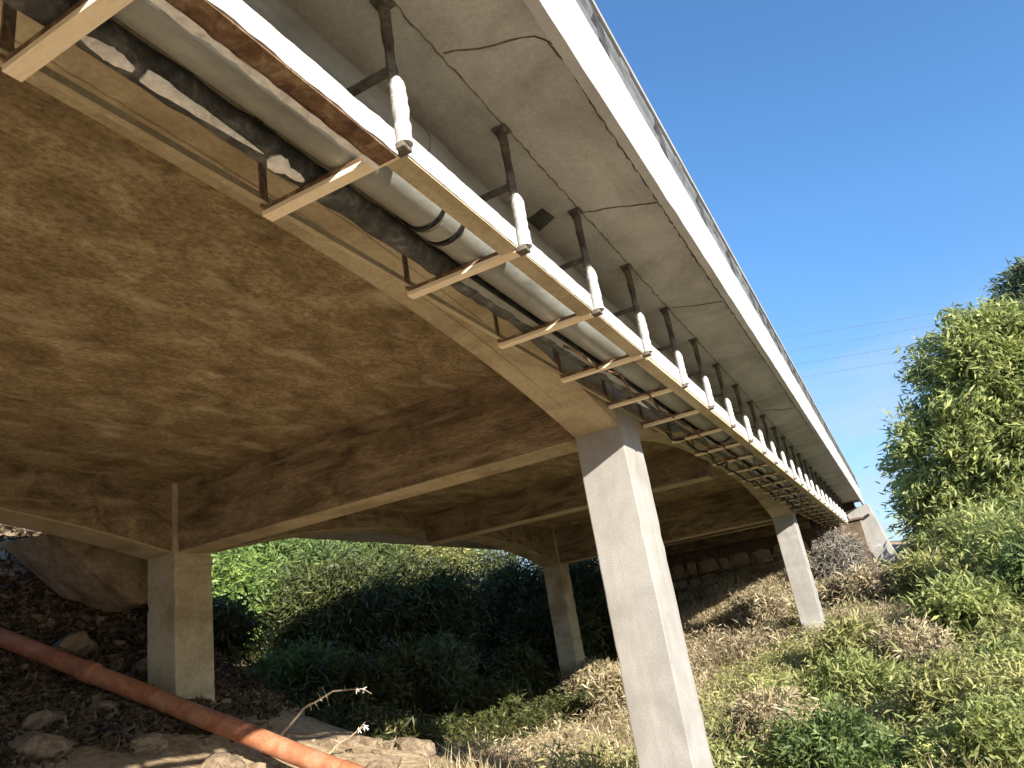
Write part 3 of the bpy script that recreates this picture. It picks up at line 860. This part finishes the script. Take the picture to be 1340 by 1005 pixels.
def bush(name, label, x, y, h, w, n_clumps, per, m, length=0.14, width=0.035, group=None, droop=0.1, lean=0.0, cat='bush', clump=0.16):
    z = g1(x, y)
    t = empty(name, (x, y, z)); tag(t, label, cat, group)
    blobs = []
    for k in range(5):
        a = random.uniform(0, 6.28); d = random.uniform(0, 0.5) * w
        blobs.append((x + d * math.cos(a), y + d * math.sin(a), z + h * random.uniform(0.30, 0.66), w * random.uniform(0.4, 0.65), w * random.uniform(0.4, 0.65), h * random.uniform(0.28, 0.42)))
    crown_object(blobs, n_clumps, per, clump * (w + h) , length, width, m, t, name='foliage', shell=0.35, droop=droop)
    mb = MB()
    for k in range(7):
        b_ = random.choice(blobs)
        p1 = Vector((b_[0] + random.uniform(-.5, .5) * b_[3], b_[1] + random.uniform(-.5, .5) * b_[4], b_[2] + 0.4 * b_[5]))
        p0 = Vector((x + random.uniform(-.1, .1), y + random.uniform(-.1, .1), z - 0.1))
        mb.tube([p0, p0.lerp(p1, 0.4) + Vector((random.uniform(-.1, .1), random.uniform(-.1, .1), 0.05)), p1], [0.022, 0.014, 0.005], 5)
    o = mb.build('stem', 'bark', t, True); o.data.transform(Matrix.Translation(-Vector(t.location)))
    return t

RB = 'bushes on the sunny slope right of the columns'
bush('green_bush', 'dark green bush at the foot of the tall column, bottom of the photo', 8.3, 1.15, 0.75, 0.75, 110, 70, 'leaf_green', 0.10, 0.024, RB)
bush('green_bush', 'low dull green bush in front at the bottom right corner', 8.2, -0.3, 0.62, 0.8, 110, 70, 'leaf_willow', 0.10, 0.022, RB)
bush('dry_bush', 'straw coloured weeds close beside the tall column', 9.9, 2.05, 0.75, 0.6, 90, 60, 'leaf_dry', 0.13, 0.020, RB)
bush('yellow_bush', 'yellow green weeds right of the dark green bush', 10.2, 0.1, 0.8, 0.8, 110, 60, 'leaf_yellow', 0.13, 0.024, RB)
bush('green_bush', 'mid green bush between yellow weeds and second column', 12.6, 1.15, 0.85, 0.9, 120, 60, 'leaf_willow', 0.15, 0.03, RB)
bush('yellow_bush', 'yellow bush at the right edge below the tall tree', 12.5, -1.1, 0.9, 0.9, 110, 60, 'leaf_yellow', 0.16, 0.03, RB)
bush('yellow_bush', 'pale olive bush in front of the second column', 15.2, 1.2, 0.95, 0.8, 110, 60, 'leaf_yellow', 0.16, 0.03, RB)
bush('green_bush', 'olive bush halfway up the slope under the tall tree', 16.2, -0.7, 1.2, 1.1, 130, 60, 'leaf_willow', 0.2, 0.04, RB)
bush('green_bush', 'deep green bush at the right edge under the tall tree', 16.5, -2.2, 1.7, 1.2, 150, 60, 'leaf_green', 0.2, 0.04, RB)
bush('yellow_bush', 'bright yellow green bush below the wing wall', 21.0, -0.35, 1.4, 1.0, 130, 60, 'leaf_yellow', 0.2, 0.04, RB)
bush('dry_bush', 'brown dried bush right of the second column', 21.5, 1.25, 1.0, 0.9, 110, 60, 'leaf_brown', 0.2, 0.03, RB)
bush('dry_bush', 'grey leafless brush under the bridge end', 24.6, 1.6, 1.7, 1.0, 130, 60, 'leaf_grey', 0.24, 0.022, RB)
bush('dry_bush', 'pale straw weeds at the foot of the farther left column', 17.6, 7.3, 0.9, 0.7, 100, 60, 'leaf_dry', 0.2, 0.03, RB)
bush('dry_bush', 'straw weeds behind the tall column on the open slope', 15.0, 5.6, 0.8, 0.8, 100, 60, 'leaf_dry', 0.18, 0.03, RB)
bush('dry_bush', 'brown weeds left of the second column before the stone wall', 21.0, 3.6, 0.9, 1.0, 110, 60, 'leaf_brown', 0.2, 0.03, RB)

bush('yellow_bush', 'loose straw green bush at the lower right edge of the photo', 9.6, -0.75, 0.8, 0.8, 110, 60, 'leaf_yellow', 0.12, 0.022, RB)
bush('green_bush', 'rounded green bush on the right edge above the lowest bushes', 11.3, -0.6, 0.9, 0.8, 110, 60, 'leaf_willow', 0.14, 0.028, RB)
bush('dry_bush', 'cream coloured dry bush in the middle of the right slope', 13.8, 0.2, 0.85, 0.8, 110, 60, 'leaf_dry', 0.15, 0.024, RB)
bush('green_bush', 'broad olive bush under the tall tree at the far right', 19.0, -2.6, 2.0, 1.5, 150, 60, 'leaf_willow', 0.22, 0.045, RB)
bush('green_bush', 'tall olive bush closing the gap right of the wing wall', 25.5, -1.9, 2.2, 1.4, 160, 60, 'leaf_willow', 0.26, 0.05, RB)
bush('green_bush', 'thick green bush before the tall tree trunk', 22.5, -3.2, 2.4, 1.7, 170, 60, 'leaf_green', 0.26, 0.05, RB)
LB = 'shrubs on the bank beyond the far side of the bridge'
lb = [('leafy bright green shrub nearest the left column beyond the bridge', 10.6, 14.4, 3.7, 1.8, 'leaf_bright'),
      ('tall green shrub with pale stems, second from the left column', 13.2, 15.2, 3.9, 1.9, 'leaf_bright'),
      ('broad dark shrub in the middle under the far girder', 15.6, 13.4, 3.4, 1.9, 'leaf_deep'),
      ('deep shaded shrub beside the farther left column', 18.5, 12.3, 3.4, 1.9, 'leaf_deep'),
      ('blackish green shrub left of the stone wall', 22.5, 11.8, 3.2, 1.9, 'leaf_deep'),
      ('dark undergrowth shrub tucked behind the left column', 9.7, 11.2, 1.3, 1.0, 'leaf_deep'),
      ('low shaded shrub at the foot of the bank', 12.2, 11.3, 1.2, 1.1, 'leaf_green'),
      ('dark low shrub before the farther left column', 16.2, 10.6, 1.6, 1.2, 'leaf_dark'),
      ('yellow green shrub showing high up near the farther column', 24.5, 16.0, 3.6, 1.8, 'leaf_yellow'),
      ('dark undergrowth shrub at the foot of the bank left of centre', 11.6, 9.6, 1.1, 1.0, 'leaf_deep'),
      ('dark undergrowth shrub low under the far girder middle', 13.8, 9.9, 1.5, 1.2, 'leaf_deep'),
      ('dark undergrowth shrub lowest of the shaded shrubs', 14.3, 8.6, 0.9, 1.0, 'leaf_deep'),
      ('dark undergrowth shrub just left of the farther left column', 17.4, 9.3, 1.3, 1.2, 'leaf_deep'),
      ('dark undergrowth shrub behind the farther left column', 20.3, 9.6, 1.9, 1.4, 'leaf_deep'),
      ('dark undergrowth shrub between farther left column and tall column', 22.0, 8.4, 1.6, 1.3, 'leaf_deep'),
      ('tall dark shrub beside the bright shrubs under the far girder', 17.2, 14.6, 3.9, 1.9, 'leaf_green'),
      ('dark shrub against the corner of the stone wall', 26.0, 11.2, 2.6, 1.6, 'leaf_dark')]
for (lab, x, y, h, w, m) in lb:
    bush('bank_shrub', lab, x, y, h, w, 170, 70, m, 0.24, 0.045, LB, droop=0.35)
for i, (x, y, w) in enumerate([(11.5, 17.5, 2.4), (14.5, 18.5, 2.6), (19, 18, 2.5), (23, 18.5, 2.5), (28, 17, 2.6), (17, 20.5, 2.6)]):
    bush('bank_shrub', ['rear shrub high on the bank behind the bright green shrub', 'rear shrub high on the bank left of centre', 'rear shrub high on the bank under the far girder middle', 'rear shrub high on the bank before the far column', 'rear shrub high on the bank behind the abutment', 'rear shrub highest on the bank under the far girder'][i],
         x, y, 4.2, w, 190, 70, 'leaf_bright' if i % 2 == 0 else 'leaf_green', 0.3, 0.06, LB, droop=0.35)

# ground cover nobody could count
def scatter_blades(name, label, pts, hmin, hmax, width, m, lean=0.35):
    N = len(pts)
    a = rng.uniform(0, 2 * np.pi, N)
    d = np.stack([np.cos(a), np.sin(a), np.zeros(N)], 1)
    h = rng.uniform(hmin, hmax, (N, 1))
    ln = rng.uniform(0.1, 1.0, (N, 1)) * lean * h
    s = np.stack([-np.sin(a), np.cos(a), np.zeros(N)], 1) * width
    up = np.array([[0, 0, 1.0]])
    b0 = pts - up * 0.03
    mid = pts + up * h * 0.55 + d * ln * 0.35
    tip = pts + up * h + d * ln
    V = np.stack([b0, mid + s, tip, mid - s], 1).reshape(-1, 3)
    Q = np.arange(N * 4).reshape(N, 4)
    o = bpy.data.objects.new(name, fast_mesh(name, V, Q, m)); COL.objects.link(o)
    tag(o, label, kind='stuff'); return o
def scatter(n, x0, x1, y0, y1, thr=0.45, freq=0.8, seed=5):
    x = rng.uniform(x0, x1, n); y = rng.uniform(y0, y1, n)
    k = vnoise(x * freq, y * freq, seed) > thr
    x, y = x[k], y[k]
    return np.stack([x, y, ground(x, y)], 1)
scatter_blades('dry_grass', 'straw coloured dry grass on the slope', scatter(52000, 7.5, 27, -7, 5.5, 0.45, 1.7), 0.06, 0.38, 0.007, 'leaf_dry', 1.3)
scatter_blades('green_grass', 'yellow green grass on the slope', scatter(40000, 7.2, 24, -7, 3.2, 0.50, 1.9, 9), 0.06, 0.36, 0.008, 'leaf_yellow', 1.4)
scatter_blades('brown_weeds', 'brown withered weeds near the abutment', scatter(24000, 18, 27, 0.2, 7, 0.45, 1.6, 13), 0.08, 0.5, 0.010, 'leaf_brown', 1.5)
def scatter_weeds(name, label, n, box, per, hmax, spread, length, width, m, thr, freq, seed):
    p = scatter(n, *box, thr, freq, seed)
    k = len(p)
    h = rng.uniform(0.25, 1.0, (k, 1)) * hmax
    P = np.repeat(p, per, 0); H = np.repeat(h, per, 0)
    off = rng.normal(0, spread, P.shape)
    off[:, 2:3] = rng.uniform(0.0, 1.0, (len(P), 1)) * H
    U = rng.normal(0, 1, P.shape); U[:, 2] = np.abs(U[:, 2]) * 0.8 + 0.2
    V, Q = leaves(P + off, U, length, width, 0.4, 0.1)
    o = bpy.data.objects.new(name, fast_mesh(name, V, Q, m)); COL.objects.link(o)
    tag(o, label, kind='stuff')
scatter_weeds('yellow_weeds', 'yellow green leafy weeds over the slope', 9000, (7.4, 24, -7, 4.0), 16, 0.5, 0.10, 0.12, 0.022, 'leaf_yellow', 0.44, 0.9, 41)
scatter_weeds('green_weeds', 'green leafy weeds over the slope', 4200, (7.4, 24, -7, 3.0), 16, 0.5, 0.10, 0.12, 0.026, 'leaf_willow', 0.52, 1.1, 43)
scatter_weeds('straw_weeds', 'pale straw weeds over the slope', 8000, (8, 27, -5, 6.5), 14, 0.45, 0.09, 0.12, 0.016, 'leaf_dry', 0.45, 1.0, 47)
scatter_weeds('withered_weeds', 'brown and grey withered weeds below the abutment', 3600, (17.5, 27.2, 0.0, 6), 14, 0.6, 0.12, 0.16, 0.02, 'leaf_brown', 0.40, 1.2, 53)
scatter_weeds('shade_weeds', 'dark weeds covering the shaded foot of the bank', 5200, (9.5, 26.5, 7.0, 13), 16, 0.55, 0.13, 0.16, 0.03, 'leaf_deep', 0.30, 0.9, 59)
scatter_blades('bank_grass', 'shaded grass on the far bank', scatter(26000, 10.5, 27, 10.5, 20, 0.42, 0.9, 17), 0.1, 0.5, 0.014, 'leaf_green', 1.2)
# leaf litter on the shaded bank
p = scatter(120000, 1.5, 11, 5.0, 13, 0.25, 1.3, 21)
p2 = scatter(26000, 2.5, 8.8, 7.5, 12.5, -1, 1.3, 22)
p = np.concatenate([p, p2])
p = p[p[:, 2] > -0.50 + 0.25 * vnoise(p[:, 0] * 2, p[:, 1] * 2, 23)]
p[:, 2] += rng.uniform(0.0, 0.05, len(p))
U = rng.normal(0, 1, p.shape); U[:, 2] *= 0.5
V, Q = leaves(p, U, 0.13, 0.05, 0.4, 0.0)
o = bpy.data.objects.new('leaf_litter', fast_mesh('leaf_litter', V, Q, 'litter')); COL.objects.link(o)
tag(o, 'dead leaves and litter on the shaded bank', kind='stuff')

# rocks on the bank
def rock_mesh(seed):
    r = random.Random(seed)
    bm = bmesh.new(); bmesh.ops.create_icosphere(bm, subdivisions=2, radius=1.0)
    for v in bm.verts:
        v.co *= r.uniform(0.74, 1.16)
        v.co.z *= 0.7
    me = bpy.data.meshes.new('rock'); bm.to_mesh(me); bm.free(); me.materials.append(MT['rock']); return me
RK = 'rocks on the shaded bank'
for i, (x, y, s, lab) in enumerate([(6.9, 8.9, 0.30, 'brown rock on the bank just left of the left column'), (6.3, 9.6, 0.34, 'large rock below the concrete block'), (5.9, 8.4, 0.2, 'small rock above the orange pipe beside the column'),
                                    (5.1, 8.3, 0.25, 'rock under the orange pipe in shade'), (4.6, 7.4, 0.28, 'broad rock low on the shaded bank'), (5.5, 7.2, 0.2, 'rock near the sunlit edge left of the pipe'),
                                    (5.9, 6.6, 0.24, 'pale sunlit rock beside the orange pipe'), (7.5, 5.9, 0.26, 'sunlit rock right of the orange pipe end'), (4.2, 8.6, 0.3, 'mossy rock at the left edge below the pipe'),
                                    (9.2, 6.6, 0.3, 'low sunlit rock on bare soil left of the tall column')]):
    o = bpy.data.objects.new('rock', rock_mesh(i)); COL.objects.link(o)
    o.location = (x, y, g1(x, y) + s * 0.15); o.scale = (s, s * random.uniform(0.7, 1.1), s * 0.8); o.rotation_euler = (random.uniform(-.3, .3), random.uniform(-.3, .3), random.uniform(0, 6))
    tag(o, lab, 'rock', RK)
# rubble
mb = MB()
p = scatter(900, 2.5, 12, 4.5, 12, 0.4, 0.9, 31)
for q in p:
    s = random.uniform(0.02, 0.075)
    q = Vector(q)
    vs = [q + Vector((random.uniform(.6, 1.2) * s * a, random.uniform(.6, 1.2) * s * b_, random.uniform(.5, 1) * s * c)) for a in (-1, 1) for b_ in (-1, 1) for c in (-1, 1)]
    mb.add(vs, [(0, 1, 3, 2), (4, 6, 7, 5), (0, 4, 5, 1), (2, 3, 7, 6), (0, 2, 6, 4), (1, 5, 7, 3)])
o = mb.build('rubble', 'rock', None); tag(o, 'small broken stones strewn over the bank', kind='stuff')

# dry twigs with seed tufts beside the orange pipe
def twig(label, ray_pts, t, tuft):
    pts = [Vector(r) * t for r in ray_pts]
    e = empty('dry_twig', pts[0]); tag(e, label, 'twig')
    inv = Matrix.Translation(-pts[0])
    dense = []
    for a_, b_ in zip(pts, pts[1:]):
        for k in range(5):
            dense.append(a_.lerp(b_, k / 5) + Vector((random.uniform(-1, 1), random.uniform(-1, 1), random.uniform(-1, 1))) * 0.012)
    dense.append(pts[-1])
    mb = MB().tube(dense, [0.017 - 0.011 * k / (len(dense) - 1) for k in range(len(dense))], 6)
    for k in range(8):
        s = random.choice(dense[4:])
        mb.tube([s, s + Vector((random.uniform(-.1, .1), random.uniform(-.12, .12), random.uniform(-.12, .1)))], [0.006, 0.003], 4)
    o = mb.build('stem', 'twig', e, True); o.data.transform(inv)
    mb = MB()
    for s in tuft:
        c = Vector(dense[int(s * (len(dense) - 1))])
        for k in range(7):
            mb.tube([c, c + Vector((random.uniform(-.04, .04), random.uniform(-.04, .04), random.uniform(-.06, .03)))], [0.007, 0.003], 4)
    o = mb.build('seed_tuft', 'foam', e, True); o.data.transform(inv)
twig('arching dry twig with white seed tufts beside the orange pipe', [(0.815, 0.82, -0.082), (0.83, 0.77, -0.04), (0.845, 0.73, -0.025), (0.86, 0.69, -0.028)], 8.6, (0.55, 0.95, 1.0))
twig('short pale dry twig low beside the sunlit pipe end', [(0.85, 0.77, -0.115), (0.86, 0.745, -0.095), (0.87, 0.70, -0.075)], 8.6, (0.3, 0.9, 1.0))
